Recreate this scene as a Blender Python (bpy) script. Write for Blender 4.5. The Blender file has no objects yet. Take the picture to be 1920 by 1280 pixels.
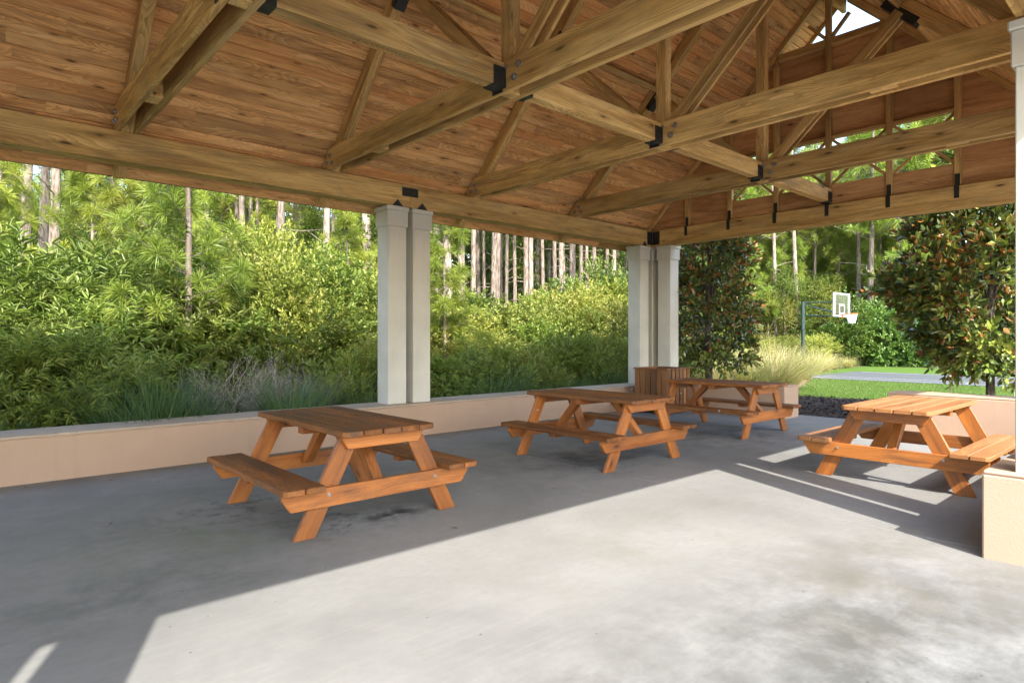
import bpy, bmesh, math, random
import numpy as np
from mathutils import Vector, Matrix

random.seed(7)
RNG = np.random.default_rng(11)
SC = bpy.context.scene
COL = SC.collection
R = math.radians
V = Vector

# ------------------------------------------------------------------ helpers
WM = {}                                             # world matrix of every object built

def tag(o, label=None, cat=None, group=None, kind=None):
    if label: o['label'] = label
    if cat: o['category'] = cat
    if group: o['group'] = group
    if kind: o['kind'] = kind
    return o

def empty(name, loc, rz=0.0):
    o = bpy.data.objects.new(name, None)
    o.empty_display_size = 0.2
    M = Matrix.Translation(V(loc)) @ Matrix.Rotation(rz, 4, 'Z')
    o.matrix_basis = M
    COL.objects.link(o)
    WM[o.name] = M
    return o

def put(o, M, parent=None):
    COL.objects.link(o)
    if parent is not None:
        o.parent = parent
        o.matrix_parent_inverse = WM[parent.name].inverted()
    o.matrix_basis = M
    WM[o.name] = M
    return o

def set_tint(me, tints):
    a = me.attributes.new('tint', 'FLOAT', 'FACE')
    a.data.foreach_set('value', np.asarray(tints, dtype=np.float32))

def axis_frame(axis, hint=V((0, 0, 1))):
    x = V(axis).normalized()
    z = hint - x * hint.dot(x)
    if z.length < 1e-4:
        z = V((0, 1, 0)) - x * V((0, 1, 0)).dot(x)
    z.normalize()
    y = z.cross(x)
    return Matrix((x, y, z)).transposed()

class MB:
    """collects solids given in world coordinates; build() links ONE mesh object whose local X runs along axis"""
    def __init__(self):
        self.v, self.f, self.t = [], [], []
    def add(self, verts, faces, tint=None):
        b = len(self.v)
        t = random.random() if tint is None else tint
        self.v += [V(p) for p in verts]
        self.f += [[b + i for i in fc] for fc in faces]
        self.t += [t] * len(faces)
    def bm(self, bm_, M=None, tint=None):
        bm_.verts.index_update()
        vs = [(M @ v.co) if M is not None else v.co.copy() for v in bm_.verts]
        fs = [[v.index for v in f.verts] for f in bm_.faces]
        bm_.free()
        self.add(vs, fs, tint)
    def box(self, c, size, rot=None, bevel=0.004, tint=None):
        b = bmesh.new()
        bmesh.ops.create_cube(b, size=1.0, matrix=Matrix.Diagonal((size[0], size[1], size[2], 1)))
        if bevel:
            bmesh.ops.bevel(b, geom=b.edges[:], offset=bevel, segments=1, affect='EDGES')
        M = Matrix.Translation(V(c))
        if rot is not None:
            M = M @ rot.to_4x4()
        self.bm(b, M, tint)
    def span(self, lo, hi, bevel=0.004, tint=None):
        c = [(a + b) / 2 for a, b in zip(lo, hi)]
        s = [abs(b - a) for a, b in zip(lo, hi)]
        self.box(c, s, None, bevel, tint)
    def bar(self, p0, p1, w, h, hint=V((0, 0, 1)), bevel=0.004, tint=None):
        p0, p1 = V(p0), V(p1)
        d = p1 - p0
        self.box((p0 + p1) / 2, (d.length, w, h), axis_frame(d, hint), bevel, tint)
    def prism(self, pts, ext, bevel=0.004, tint=None):
        """pts: planar outline in world space, ext: extrusion vector"""
        b = bmesh.new()
        vs = [b.verts.new(V(p)) for p in pts]
        f = b.faces.new(vs)
        r = bmesh.ops.extrude_face_region(b, geom=[f])
        for g in r['geom']:
            if isinstance(g, bmesh.types.BMVert):
                g.co += V(ext)
        bmesh.ops.recalc_face_normals(b, faces=b.faces[:])
        if bevel:
            bmesh.ops.bevel(b, geom=b.edges[:], offset=bevel, segments=1, affect='EDGES')
        self.bm(b, None, tint)
    def tube(self, pts, radii, n=8, tint=None, cap=True):
        pts = [V(p) for p in pts]
        vs, fs = [], []
        for i, p in enumerate(pts):
            d = (pts[min(i + 1, len(pts) - 1)] - pts[max(i - 1, 0)])
            fr = axis_frame(d, V((0.13, 0.21, 1)) if abs(d.normalized().z) < .9 else V((1, 0.1, 0)))
            r = radii[i] if hasattr(radii, '__len__') else radii
            for k in range(n):
                a = 2 * math.pi * k / n
                vs.append(p + fr @ V((0, math.cos(a) * r, math.sin(a) * r)))
        for i in range(len(pts) - 1):
            for k in range(n):
                a, b_ = i * n + k, i * n + (k + 1) % n
                fs.append([a, b_, b_ + n, a + n])
        if cap:
            fs.append(list(range(n))[::-1])
            fs.append([(len(pts) - 1) * n + k for k in range(n)])
        self.add(vs, fs, tint)
    def build(self, name, mat, parent=None, axis=(1, 0, 0), origin=None, smooth=False, hint=V((0, 0, 1))):
        lo = V([min(p[i] for p in self.v) for i in range(3)])
        hi = V([max(p[i] for p in self.v) for i in range(3)])
        o_ = V(origin) if origin is not None else (lo + hi) / 2
        M = Matrix.Translation(o_) @ axis_frame(axis, hint).to_4x4()
        Mi = M.inverted()
        me = bpy.data.meshes.new(name)
        me.from_pydata([Mi @ p for p in self.v], [], self.f)
        me.materials.append(mat)
        set_tint(me, self.t)
        if smooth:
            me.polygons.foreach_set('use_smooth', [True] * len(me.polygons))
        me.update()
        return put(bpy.data.objects.new(name, me), M, parent)

def copy_tree(o, parent=None):
    c = o.copy()
    COL.objects.link(c)
    if parent is not None:
        c.parent = parent
    for ch in list(o.children):
        copy_tree(ch, c)
    return c

# ------------------------------------------------------------------ materials
class NT:
    def __init__(self, name):
        self.m = bpy.data.materials.new(name)
        self.m.use_nodes = True
        self.t = self.m.node_tree
        self.t.nodes.clear()
        self.out = self.n('ShaderNodeOutputMaterial')
    def n(self, typ, **kw):
        x = self.t.nodes.new(typ)
        for k, v in kw.items():
            setattr(x, k, v)
        return x
    def l(self, a, b):
        self.t.links.new(a, b)
    def val(self, sock, v):
        if isinstance(v, bpy.types.NodeSocket): self.l(v, sock)
        else: sock.default_value = v
    def math(self, op, a, b=0.0, clamp=False):
        x = self.n('ShaderNodeMath', operation=op, use_clamp=clamp)
        self.val(x.inputs[0], a); self.val(x.inputs[1], b)
        return x.outputs[0]
    def vmath(self, op, a, b):
        x = self.n('ShaderNodeVectorMath', operation=op)
        self.val(x.inputs[0], a); self.val(x.inputs[1], b)
        return x.outputs[0]
    def noise(self, vec, scale, detail=4, rough=.6, dist=0.0):
        x = self.n('ShaderNodeTexNoise')
        if vec is not None: self.l(vec, x.inputs['Vector'])
        x.inputs['Scale'].default_value = scale
        x.inputs['Detail'].default_value = detail
        x.inputs['Roughness'].default_value = rough
        x.inputs['Distortion'].default_value = dist
        return x.outputs['Fac']
    def voro(self, vec, scale, out='Distance', rnd=1.0):
        x = self.n('ShaderNodeTexVoronoi')
        if vec is not None: self.l(vec, x.inputs['Vector'])
        x.inputs['Scale'].default_value = scale
        x.inputs['Randomness'].default_value = rnd
        return x.outputs[out]
    def ramp(self, f, stops):
        x = self.n('ShaderNodeValToRGB')
        el = x.color_ramp.elements
        while len(el) < len(stops): el.new(.5)
        for e, (p, c) in zip(el, stops):
            e.position = p
            e.color = (c[0], c[1], c[2], 1) if hasattr(c, '__len__') else (c, c, c, 1)
        self.l(f, x.inputs[0])
        return x.outputs[0]
    def mix(self, f, a, b, mode='MIX'):
        x = self.n('ShaderNodeMix', data_type='RGBA', blend_type=mode)
        self.val(x.inputs[0], f)
        for s, v in ((x.inputs[6], a), (x.inputs[7], b)):
            if isinstance(v, bpy.types.NodeSocket): self.l(v, s)
            else: s.default_value = (v[0], v[1], v[2], 1)
        return x.outputs[2]
    def mapr(self, f, a, b, c, d):
        x = self.n('ShaderNodeMapRange')
        self.val(x.inputs[0], f)
        for i, v in enumerate((a, b, c, d)): x.inputs[i + 1].default_value = v
        return x.outputs[0]
    def bump(self, h, strength, dist=.01):
        x = self.n('ShaderNodeBump')
        x.inputs['Strength'].default_value = strength
        x.inputs['Distance'].default_value = dist
        self.l(h, x.inputs['Height'])
        return x.outputs[0]
    def coord(self, which='Object'):
        return self.n('ShaderNodeTexCoord').outputs[which]
    def attr(self, name='tint'):
        return self.n('ShaderNodeAttribute', attribute_name=name).outputs['Fac']
    def rnd(self):
        return self.n('ShaderNodeObjectInfo').outputs['Random']
    def bsdf(self, color, rough=.7, normal=None, spec=.4, metal=0.0):
        x = self.n('ShaderNodeBsdfPrincipled')
        if isinstance(color, bpy.types.NodeSocket): self.l(color, x.inputs['Base Color'])
        else: x.inputs['Base Color'].default_value = (*color, 1)
        self.val(x.inputs['Roughness'], rough)
        x.inputs['Specular IOR Level'].default_value = spec
        x.inputs['Metallic'].default_value = metal
        if normal is not None: self.l(normal, x.inputs['Normal'])
        return x.outputs[0]
    def finish(self, sh):
        self.l(sh, self.out.inputs['Surface'])
        return self.m

def wood(name, dark, mid, light, rough=.7, knots=.5, tintamt=.35, weather=None, wamt=.5, ring=.4, spec=.3, hue=None):
    t = NT(name)
    co = t.coord('Object')
    off = t.math('ADD', t.math('MULTIPLY', t.attr(), 53.7), t.math('MULTIPLY', t.rnd(), 91.3))
    cx = t.n('ShaderNodeCombineXYZ')
    t.l(off, cx.inputs[0]); t.l(t.math('MULTIPLY', off, 1.7), cx.inputs[1]); t.l(t.math('MULTIPLY', off, .77), cx.inputs[2])
    p = t.vmath('ADD', co, cx.outputs[0])
    fine = t.noise(t.vmath('MULTIPLY', p, (2.2, 42, 42)), 1.0, 5, .65, .3)
    broad = t.noise(t.vmath('MULTIPLY', p, (.55, 5.5, 5.5)), 1.0, 3, .55, .8)
    # growth rings of a flat-sawn board: the cut wanders through the rings along the length
    sx = t.n('ShaderNodeSeparateXYZ'); t.l(p, sx.inputs[0])
    wob = t.noise(t.vmath('MULTIPLY', p, (.55, 1.5, 1.5)), 1.0, 2, .5, .2)
    wob2 = t.noise(t.vmath('MULTIPLY', p, (2.5, 14, 14)), 1.0, 3, .6, .2)
    yy = t.math('SUBTRACT', t.math('PINGPONG', sx.outputs[1], .13), .03)
    zz = t.math('ADD', t.math('PINGPONG', sx.outputs[2], .21), t.math('MULTIPLY', t.math('SUBTRACT', wob, .5), .55))
    rad = t.math('SQRT', t.math('ADD', t.math('MULTIPLY', yy, yy), t.math('ADD', t.math('MULTIPLY', zz, zz), .0004)))
    rad = t.math('ADD', rad, t.math('MULTIPLY', wob2, .022))
    ringf = t.math('FRACT', t.math('MULTIPLY', rad, 62))
    ringf = t.math('MULTIPLY', ringf, t.mapr(broad, .35, .6, .35, 1))
    f = t.math('ADD', t.math('MULTIPLY', fine, .38), t.math('MULTIPLY', broad, .62 - ring * .4))
    f = t.math('ADD', f, t.math('MULTIPLY', ringf, ring * .4))
    col = t.ramp(f, [(.28, dark), (.5, mid), (.72, light)])
    # knots
    kv = t.n('ShaderNodeTexVoronoi')
    t.l(t.vmath('MULTIPLY', p, (2.1, 8.0, 8.0)), kv.inputs['Vector'])
    kv.inputs['Scale'].default_value = 1.0
    kd = t.math('ADD', kv.outputs['Distance'], t.math('MULTIPLY', t.math('SUBTRACT', fine, .5), .12))
    kc = t.n('ShaderNodeSeparateColor')
    t.l(kv.outputs['Color'], kc.inputs[0])
    sel = t.math('GREATER_THAN', kc.outputs[0], 1 - knots)
    kn = t.math('MULTIPLY', t.mapr(kd, .06, .16, 1, 0), sel)
    halo = t.math('MULTIPLY', t.mapr(kd, .1, .42, .45, 0), sel)
    kcol = tuple(c * .28 for c in dark)
    col = t.mix(halo, col, tuple(c * .8 for c in dark))
    col = t.mix(t.math('MULTIPLY', kn, .95), col, kcol)
    # every board has its own tone
    tone = t.math('ADD', t.attr(), t.math('MULTIPLY', t.rnd(), .999))
    tone = t.math('FRACT', tone)
    col = t.mix(1.0, col, t.ramp(tone, [(0, 1 - tintamt), (.55, 1.0), (1, 1 + tintamt * .45)]), 'MULTIPLY')
    if hue:
        col = t.mix(t.mapr(t.math('FRACT', t.math('MULTIPLY', tone, 7.31)), .35, 1, 0, .6), col, hue)
    if weather:
        wn = t.noise(t.vmath('MULTIPLY', p, (1.6, 6, 6)), 1.0, 6, .7, .5)
        col = t.mix(t.math('MULTIPLY', t.mapr(wn, .46, .68, 0, 1), wamt), col, weather)
    hgt = t.math('ADD', t.math('MULTIPLY', fine, .7), t.math('MULTIPLY', kn, -.6))
    r = t.mapr(broad, .3, .7, rough - .08, min(1, rough + .1))
    return t.finish(t.bsdf(col, r, t.bump(hgt, .35, .004), spec))

def concrete_mat():
    t = NT('concrete')
    co = t.coord('Object')
    big = t.noise(co, .55, 6, .62, .5)
    med = t.noise(co, 3.1, 6, .65, .3)
    fin = t.noise(co, 60, 4, .7)
    col = t.ramp(big, [(.3, (.150, .150, .145)), (.5, (.212, .211, .203)), (.7, (.256, .253, .242))])
    col = t.mix(t.mapr(med, .45, .75, .0, .45), col, (.20, .195, .185))
    mot = t.noise(t.vmath('MULTIPLY', co, (1.0, 1.6, 1)), 14, 6, .75)
    col = t.mix(t.mapr(mot, .42, .70, 0, .6), col, (.17, .17, .16))
    col = t.mix(t.mapr(fin, .3, .7, .18, 0), col, (.25, .24, .22))
    # broom / trowel marks
    br = t.noise(t.vmath('MULTIPLY', co, (2, 26, 1)), 1.0, 4, .6, 1.2)
    col = t.mix(t.mapr(br, .5, .72, 0, .3), col, (.25, .25, .23))
    # mildew in patches where water stands
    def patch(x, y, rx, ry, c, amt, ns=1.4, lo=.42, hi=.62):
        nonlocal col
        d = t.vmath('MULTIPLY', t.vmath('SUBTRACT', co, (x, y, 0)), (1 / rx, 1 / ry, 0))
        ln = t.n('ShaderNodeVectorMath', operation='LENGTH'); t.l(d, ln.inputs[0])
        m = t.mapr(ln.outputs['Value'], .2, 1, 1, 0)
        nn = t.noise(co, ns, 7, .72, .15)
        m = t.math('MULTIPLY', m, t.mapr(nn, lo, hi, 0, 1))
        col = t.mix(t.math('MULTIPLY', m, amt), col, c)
    patch(3.5, .9, 2.3, 1.7, (.075, .075, .065), .9, 1.9, .36, .6)
    patch(2.1, 1.6, 1.8, 1.0, (.10, .10, .09), .7, 2.2)
    patch(4.6, 1.3, 1.6, 1.2, (.12, .11, .085), .65, 2.0)
    patch(4.3, 3.0, 2.5, 1.0, (.16, .15, .12), .5, 1.3)
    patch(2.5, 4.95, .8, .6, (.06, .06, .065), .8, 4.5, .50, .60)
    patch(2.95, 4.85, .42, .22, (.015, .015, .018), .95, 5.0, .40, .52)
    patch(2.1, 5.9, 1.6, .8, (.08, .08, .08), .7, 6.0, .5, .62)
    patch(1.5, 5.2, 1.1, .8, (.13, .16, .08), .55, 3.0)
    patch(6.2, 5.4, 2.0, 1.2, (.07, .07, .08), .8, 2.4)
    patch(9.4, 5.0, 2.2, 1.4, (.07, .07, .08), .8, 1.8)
    patch(1.0, 4.4, 1.6, .8, (.09, .10, .09), .6, 2.6)
    patch(7.5, 3.6, 1.5, 1.0, (.17, .16, .14), .6, 2.2)
    patch(1.3, 8.1, 3.5, .5, (.16, .16, .16), .5, 2.4)
    sp = t.voro(co, 11.0)
    sc_ = t.n('ShaderNodeSeparateColor'); t.l(t.voro(co, 11.0, 'Color'), sc_.inputs[0])
    spot = t.math('MULTIPLY', t.mapr(t.math('ADD', sp, t.math('MULTIPLY', med, .12)), .12, .16, 1, 0), t.math('GREATER_THAN', sc_.outputs[0], .84))
    col = t.mix(t.math('MULTIPLY', spot, .75), col, (.05, .045, .04))
    h = t.math('ADD', t.math('MULTIPLY', fin, .5), med)
    return t.finish(t.bsdf(col, t.mapr(med, .3, .7, .62, .9), t.bump(h, .18, .006), .35))

def stucco_mat(name, base, dirt, amt=.5, coarse=120):
    t = NT(name)
    co = t.coord('Object')
    n1 = t.noise(co, 1.3, 5, .6, .4)
    n2 = t.noise(co, coarse, 3, .6)
    n3 = t.voro(co, coarse * .45)
    str_ = t.noise(t.vmath('MULTIPLY', co, (9, 9, .7)), 1.0, 4, .6, .3)
    col = t.mix(t.mapr(n1, .38, .72, 0, amt * .5), base, dirt)
    col = t.mix(t.mapr(str_, .58, .75, 0, amt * .5), col, dirt)
    h = t.math('ADD', t.math('MULTIPLY', n2, .7), t.math('MULTIPLY', n3, .6))
    return t.finish(t.bsdf(col, .85, t.bump(h, .18, .008), .2))

def plain(name, c, rough=.5, metal=0.0, spec=.4, var=.25, scale=9.0):
    t = NT(name)
    n = t.noise(t.coord('Object'), scale, 5, .6)
    col = t.mix(t.mapr(n, .35, .7, 0, 1), tuple(x * (1 + var * .5) for x in c), tuple(x * (1 - var) for x in c))
    return t.finish(t.bsdf(col, t.mapr(n, .3, .7, max(.05, rough - .1), min(1, rough + .1)), None, spec, metal))

def leaf_mat(name, cols, rough=.45, trans=.35, under=None, spec=.4, tip=None):
    """per-leaf tone from the tint attribute, per-plant tone from the object; translucent; optional other colour on the leaf's lower face"""
    t = NT(name)
    f = t.math('FRACT', t.attr())
    col = t.ramp(f, [(i / (len(cols) - 1), c) for i, c in enumerate(cols)])
    hv = t.n('ShaderNodeHueSaturation')
    t.l(col, hv.inputs['Color'])
    rn = t.rnd()
    t.l(t.mapr(rn, 0, 1, .470, .508), hv.inputs['Hue'])
    t.l(t.mapr(t.math('FRACT', t.math('MULTIPLY', rn, 17.3)), 0, 1, .82, 1.45), hv.inputs['Value'])
    col = hv.outputs[0]
    if under:
        g = t.n('ShaderNodeNewGeometry')
        rust = t.math('GREATER_THAN', t.math('FRACT', t.math('MULTIPLY', f, 7.7)), .74)
        col = t.mix(g.outputs['Backfacing'], col, t.mix(rust, (.085, .12, .035), under))
    b = t.bsdf(col, rough, None, spec)
    tr = t.n('ShaderNodeBsdfTranslucent')
    t.l(t.mix(.5, col, (.16, .22, .02)) if under is None else col, tr.inputs['Color'])
    mx = t.n('ShaderNodeMixShader')
    mx.inputs[0].default_value = trans
    t.l(b, mx.inputs[1]); t.l(tr.outputs[0], mx.inputs[2])
    return t.finish(mx.outputs[0])

def bark_mat(name, a, b, sc=1.0):
    t = NT(name)
    co = t.coord('Object')
    vv = t.vmath('MULTIPLY', co, (9 * sc, 9 * sc, 2.2 * sc))
    n = t.noise(vv, 1.0, 6, .65, .6)
    pl = t.voro(vv, 1.4)
    f = t.math('ADD', t.math('MULTIPLY', n, .6), t.math('MULTIPLY', pl, .5))
    col = t.ramp(f, [(.3, tuple(x * .45 for x in a)), (.5, a), (.75, b)])
    rn = t.rnd()
    col = t.mix(1.0, col, t.ramp(rn, [(0, .6), (1, 1.15)]), 'MULTIPLY')
    return t.finish(t.bsdf(col, .9, t.bump(f, .8, .03), .15))

M = {}
M['beam'] = wood('weathered_beam_wood', (.22, .115, .034), (.60, .37, .125), (.80, .56, .25), .72, .35, .30, (.27, .20, .10), .5, ring=.55)
M['deck'] = wood('ceiling_board_wood', (.34, .155, .05), (.76, .42, .155), (.88, .58, .27), .7, .8, .30, (.36, .21, .11), .4, ring=.62, hue=(.70, .30, .09))
M['ply'] = wood('plywood_panel', (.32, .15, .055), (.58, .31, .125), (.70, .44, .21), .7, .15, .2, (.15, .07, .03), .3, ring=.75)
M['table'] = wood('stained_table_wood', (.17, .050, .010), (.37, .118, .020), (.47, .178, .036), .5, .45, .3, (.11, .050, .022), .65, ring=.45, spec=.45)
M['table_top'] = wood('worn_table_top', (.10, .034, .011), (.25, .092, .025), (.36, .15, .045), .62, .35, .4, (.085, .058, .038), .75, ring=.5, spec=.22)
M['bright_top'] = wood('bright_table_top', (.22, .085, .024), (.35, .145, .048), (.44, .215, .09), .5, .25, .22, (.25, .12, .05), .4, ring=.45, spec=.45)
M['bin'] = wood('bin_slat_wood', (.12, .050, .018), (.24, .10, .036), (.33, .16, .065), .65, .25, .45, (.14, .09, .055), .45, ring=.45)
M['concrete'] = concrete_mat()
M['peach'] = stucco_mat('peach_stucco', (.44, .30, .215), (.29, .21, .16), .5, 140)
M['cream'] = stucco_mat('cream_stucco', (.60, .575, .515), (.36, .335, .29), .8, 60)
M['walltop'] = stucco_mat('weathered_wall_top', (.46, .36, .27), (.26, .22, .18), .9, 110)
M['steel'] = plain('black_painted_steel', (.016, .018, .018), .45, .0, .5)
M['bolt'] = plain('galvanised_steel', (.40, .40, .41), .45, .9)
M['shingle'] = plain('roof_shingles', (.10, .09, .08), .95, 0, .2, .5, 20)
M['post'] = plain('green_painted_post', (.025, .05, .045), .4, 0, .5)
M['white'] = plain('white_paint', (.62, .62, .60), .5)
M['orange'] = plain('orange_rim_paint', (.65, .16, .03), .4)
M['bark'] = bark_mat('pine_bark', (.22, .17, .13), (.36, .30, .25))
M['bark_dark'] = bark_mat('shrub_bark', (.10, .08, .06), (.20, .17, .13), 2.5)
M['twig'] = bark_mat('dead_twig', (.36, .30, .26), (.56, .49, .43), 3)
M['lance'] = leaf_mat('lance_leaf', [(.08, .135, .026), (.15, .235, .042), (.22, .31, .07), (.36, .43, .16)], .36, .35)
M['oval'] = leaf_mat('small_oval_leaf', [(.07, .115, .02), (.14, .20, .033), (.22, .27, .05), (.36, .36, .11)], .42, .35)
M['dark_oval'] = leaf_mat('dark_oval_leaf', [(.045, .09, .016), (.085, .145, .025), (.14, .20, .035), (.23, .27, .07)], .4, .35)
M['yellow_oval'] = leaf_mat('yellow_green_leaf', [(.12, .165, .026), (.21, .26, .04), (.31, .33, .065), (.44, .40, .13)], .45, .4)
M['needle'] = leaf_mat('pine_needle', [(.11, .17, .023), (.19, .265, .032), (.27, .34, .048), (.37, .40, .09)], .4, .35)
M['magnolia'] = leaf_mat('magnolia_leaf', [(.04, .09, .02), (.09, .175, .033), (.21, .28, .05), (.42, .42, .11)], .2, .12, (.30, .13, .04), .6)
M['hedge'] = leaf_mat('hedge_leaf', [(.03, .08, .015), (.055, .125, .022), (.09, .17, .03), (.13, .21, .045)], .3, .25, None, .5)
M['blade'] = leaf_mat('dark_grass_blade', [(.04, .095, .04), (.065, .13, .055), (.09, .16, .06), (.14, .19, .075)], .5, .35)
M['pale_blade'] = leaf_mat('pale_grass_blade', [(.22, .27, .06), (.32, .35, .10), (.46, .41, .19), (.60, .48, .28)], .6, .35)
M['lawn_blade'] = leaf_mat('lawn_blade', [(.06, .125, .018), (.08, .155, .022), (.11, .18, .028), (.17, .20, .05)], .55, .35)

def ground_mat(name, cols, sc=3.0, bumpd=.03):
    t = NT(name)
    co = t.coord('Object')
    a = t.noise(co, sc, 8, .7, .4)
    b = t.noise(co, sc * 14, 4, .7)
    f = t.math('ADD', t.math('MULTIPLY', a, .6), t.math('MULTIPLY', b, .4))
    col = t.ramp(f, [(.3 + .4 * i / (len(cols) - 1), c) for i, c in enumerate(cols)])
    return t.finish(t.bsdf(col, .95, t.bump(f, .7, bumpd), .1))
M['soil'] = ground_mat('leaf_litter_ground', [(.06, .045, .025), (.10, .085, .04), (.09, .11, .035), (.14, .13, .06)], 1.2)
M['lawn'] = ground_mat('lawn_turf', [(.05, .105, .016), (.075, .135, .02), (.12, .155, .035)], 1.1, .02)
M['mulch'] = ground_mat('mulch', [(.03, .022, .018), (.075, .055, .045), (.13, .10, .085)], 6, .04)
M['straw'] = ground_mat('pine_straw', [(.12, .07, .04), (.22, .14, .08), (.30, .2, .12)], 5, .03)
M['court'] = ground_mat('court_asphalt', [(.075, .08, .08), (.095, .10, .10), (.115, .12, .12)], 2, .003)
M['walk'] = M['concrete']

# ------------------------------------------------------------------ camera, sun, sky
PHI = R(48.1)
F = 1183.0
CAM = V((0, 0, 1.55))
cam = bpy.data.cameras.new('camera')
cam.sensor_width = 36
cam.lens = F / 1920 * 36
cam.shift_y = -7 / 1920
cam.clip_start = .05
cam.clip_end = 600
co_ = bpy.data.objects.new('camera', cam)
co_.location = CAM
co_.rotation_euler = (R(90), 0, PHI - R(90))
COL.objects.link(co_)
SC.camera = co_

def spot(u, d):
    """ground point at depth d on the bearing of photo column u (for laying out the planting plan)"""
    t = (u - 960) / F
    return (math.cos(PHI) + math.sin(PHI) * t) * d, (math.sin(PHI) - math.cos(PHI) * t) * d

sun_to = V((-.438, -1.045, 1.0)).normalized()           # towards the sun
sl = bpy.data.lights.new('sun', 'SUN')
sl.energy = 2.0
sl.angle = R(.53)
sl.color = (1.0, .95, .87)
so = bpy.data.objects.new('sun', sl)
so.location = sun_to * 40
so.rotation_euler = (-sun_to).to_track_quat('-Z', 'Y').to_euler()
COL.objects.link(so)

w = bpy.data.worlds.new('World')
SC.world = w
w.use_nodes = True
nt = w.node_tree
bg = nt.nodes['Background']
sk = nt.nodes.new('ShaderNodeTexSky')
sk.sky_type = 'NISHITA'
sk.sun_disc = False
sk.sun_elevation = math.asin(sun_to.z)
sk.sun_rotation = math.atan2(sun_to.x, sun_to.y)
sk.air_density = 1.2
sk.dust_density = 1.6
nt.links.new(sk.outputs[0], bg.inputs['Color'])
bg.inputs['Strength'].default_value = .15

SC.view_settings.view_transform = 'Standard'
SC.view_settings.look = 'None'
SC.view_settings.exposure = 2.5
SC.view_settings.gamma = 1.0
SC.cycles.max_bounces = 8
SC.cycles.diffuse_bounces = 5
SC.cycles.glossy_bounces = 3
SC.cycles.transmission_bounces = 4
SC.cycles.use_denoising = True
SC.cycles.sample_clamp_indirect = 6

# ------------------------------------------------------------------ ground
GZ = -.12
def sheet(name, pts, z, mat, kind='structure'):
    m = MB()
    m.add([(x, y, z) for x, y in pts], [list(range(len(pts)))], .5)
    o = m.build(name, mat, None, origin=(0, 0, 0))
    o['kind'] = kind
    return o
sheet('ground', [(-150, -150), (350, -150), (350, 350), (-150, 350)], GZ, M['soil'])
sheet('lawn', [(17.8, -14), (40, -14), (40, 13.5), (26, 13.2), (25.6, 10.7), (21.5, 9.3), (18.2, 8.0), (17.8, 6.4)], GZ + .008, M['lawn'])
sheet('mulch_bed', [(12.4, -3), (17.95, -3), (17.95, 6.4), (17.4, 7.6), (16.0, 8.2), (12.4, 8.0)], GZ + .05, M['mulch'])
sheet('straw_bed', [(16.0, 8.2), (17.4, 7.6), (18.3, 8.1), (21.5, 9.4), (25.7, 10.8), (26.2, 13.4), (18, 13.6), (14, 11), (12.7, 8.1)], GZ + .014, M['straw'])
sheet('ball_court', [(26.4, -16), (33.3, -16), (33.3, 11.8), (26.4, 11.8)], GZ + .02, M['court'])
mk = MB()
for lo, hi in (((27.05, -15), (27.12, 11.3)), ((30.0 - 1.83, 5.9), (30.0 - 1.76, 11.3)), ((32.6, -15), (32.67, 11.3)), ((27.12, 5.9), (30.0 - 1.83, 5.97))):
    mk.add([(lo[0], lo[1], GZ + .026), (hi[0], lo[1], GZ + .026), (hi[0], hi[1], GZ + .026), (lo[0], hi[1], GZ + .026)], [[0, 1, 2, 3]], .5)
mo = mk.build('court_markings', M['white'], None, origin=(0, 0, 0))
mo['kind'] = 'structure'

M['bounce_pale'] = ground_mat('pale_bounce_ground', [(.42, .41, .38), (.50, .49, .46), (.56, .55, .52)], 1.0, .003)
sheet('bounce_sheet', [(-22, -26), (22, -26), (22, -4.6), (-22, -4.6)], GZ + .03, M['bounce_pale'])  # unseen pale sheet added to bounce sunlight up under the roof
# floor slab in bays with real joints
fl = MB()
xs = [-7.6, -.75, 5.67, 12.8]
for a, b in zip(xs[:-1], xs[1:]):
    for c, d in ((-4.5, 8.44),):
        fl.span((a + .008, c, -.25), (b - .008, d, 0), .004, .5)
flo = fl.build('floor', M['concrete'], None, origin=(0, 0, 0))
flo['kind'] = 'structure'

# ------------------------------------------------------------------ low walls
def low_wall(lo, hi, label, top=.03):
    r = empty('low_wall', ((lo[0] + hi[0]) / 2, (lo[1] + hi[1]) / 2, 0))
    tag(r, label, 'wall')
    m = MB(); m.span((lo[0], lo[1], -.2), (hi[0], hi[1], hi[2] - top), .012, .5)
    m.build('wall_body', M['peach'], r)
    c = MB(); c.span((lo[0] + .002, lo[1] + .002, hi[2] - top), (hi[0] - .002, hi[1] - .002, hi[2]), .012, .5)
    c.build('wall_top', M['walltop'] if hi[0] - lo[0] > 6 and hi[1] > 5 else M['peach'], r)
    return r
low_wall((-7.6, 8.42, 0), (11.88, 9.08, .51), 'long peach stucco seat wall beneath the pair of cream columns')
low_wall((11.9, 5.48, 0), (12.5, 9.08, .63), 'short peach stucco wall end behind the table beside the slatted bin')
low_wall((11.9, .45, 0), (12.5, 3.72, .63), 'short peach stucco wall behind the sunlit table at the magnolia')
low_wall((5.44, .45, 0), (11.88, 1.10, .62), 'peach stucco pier wall carrying the nearest cream column at right')

# ------------------------------------------------------------------ pavilion
PY = 4.76                                             # ridge line
pav = empty('picnic_pavilion', (2.5, PY, 0))
tag(pav, 'open timber pavilion roof on paired cream stucco columns over the picnic tables', 'pavilion')

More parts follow.
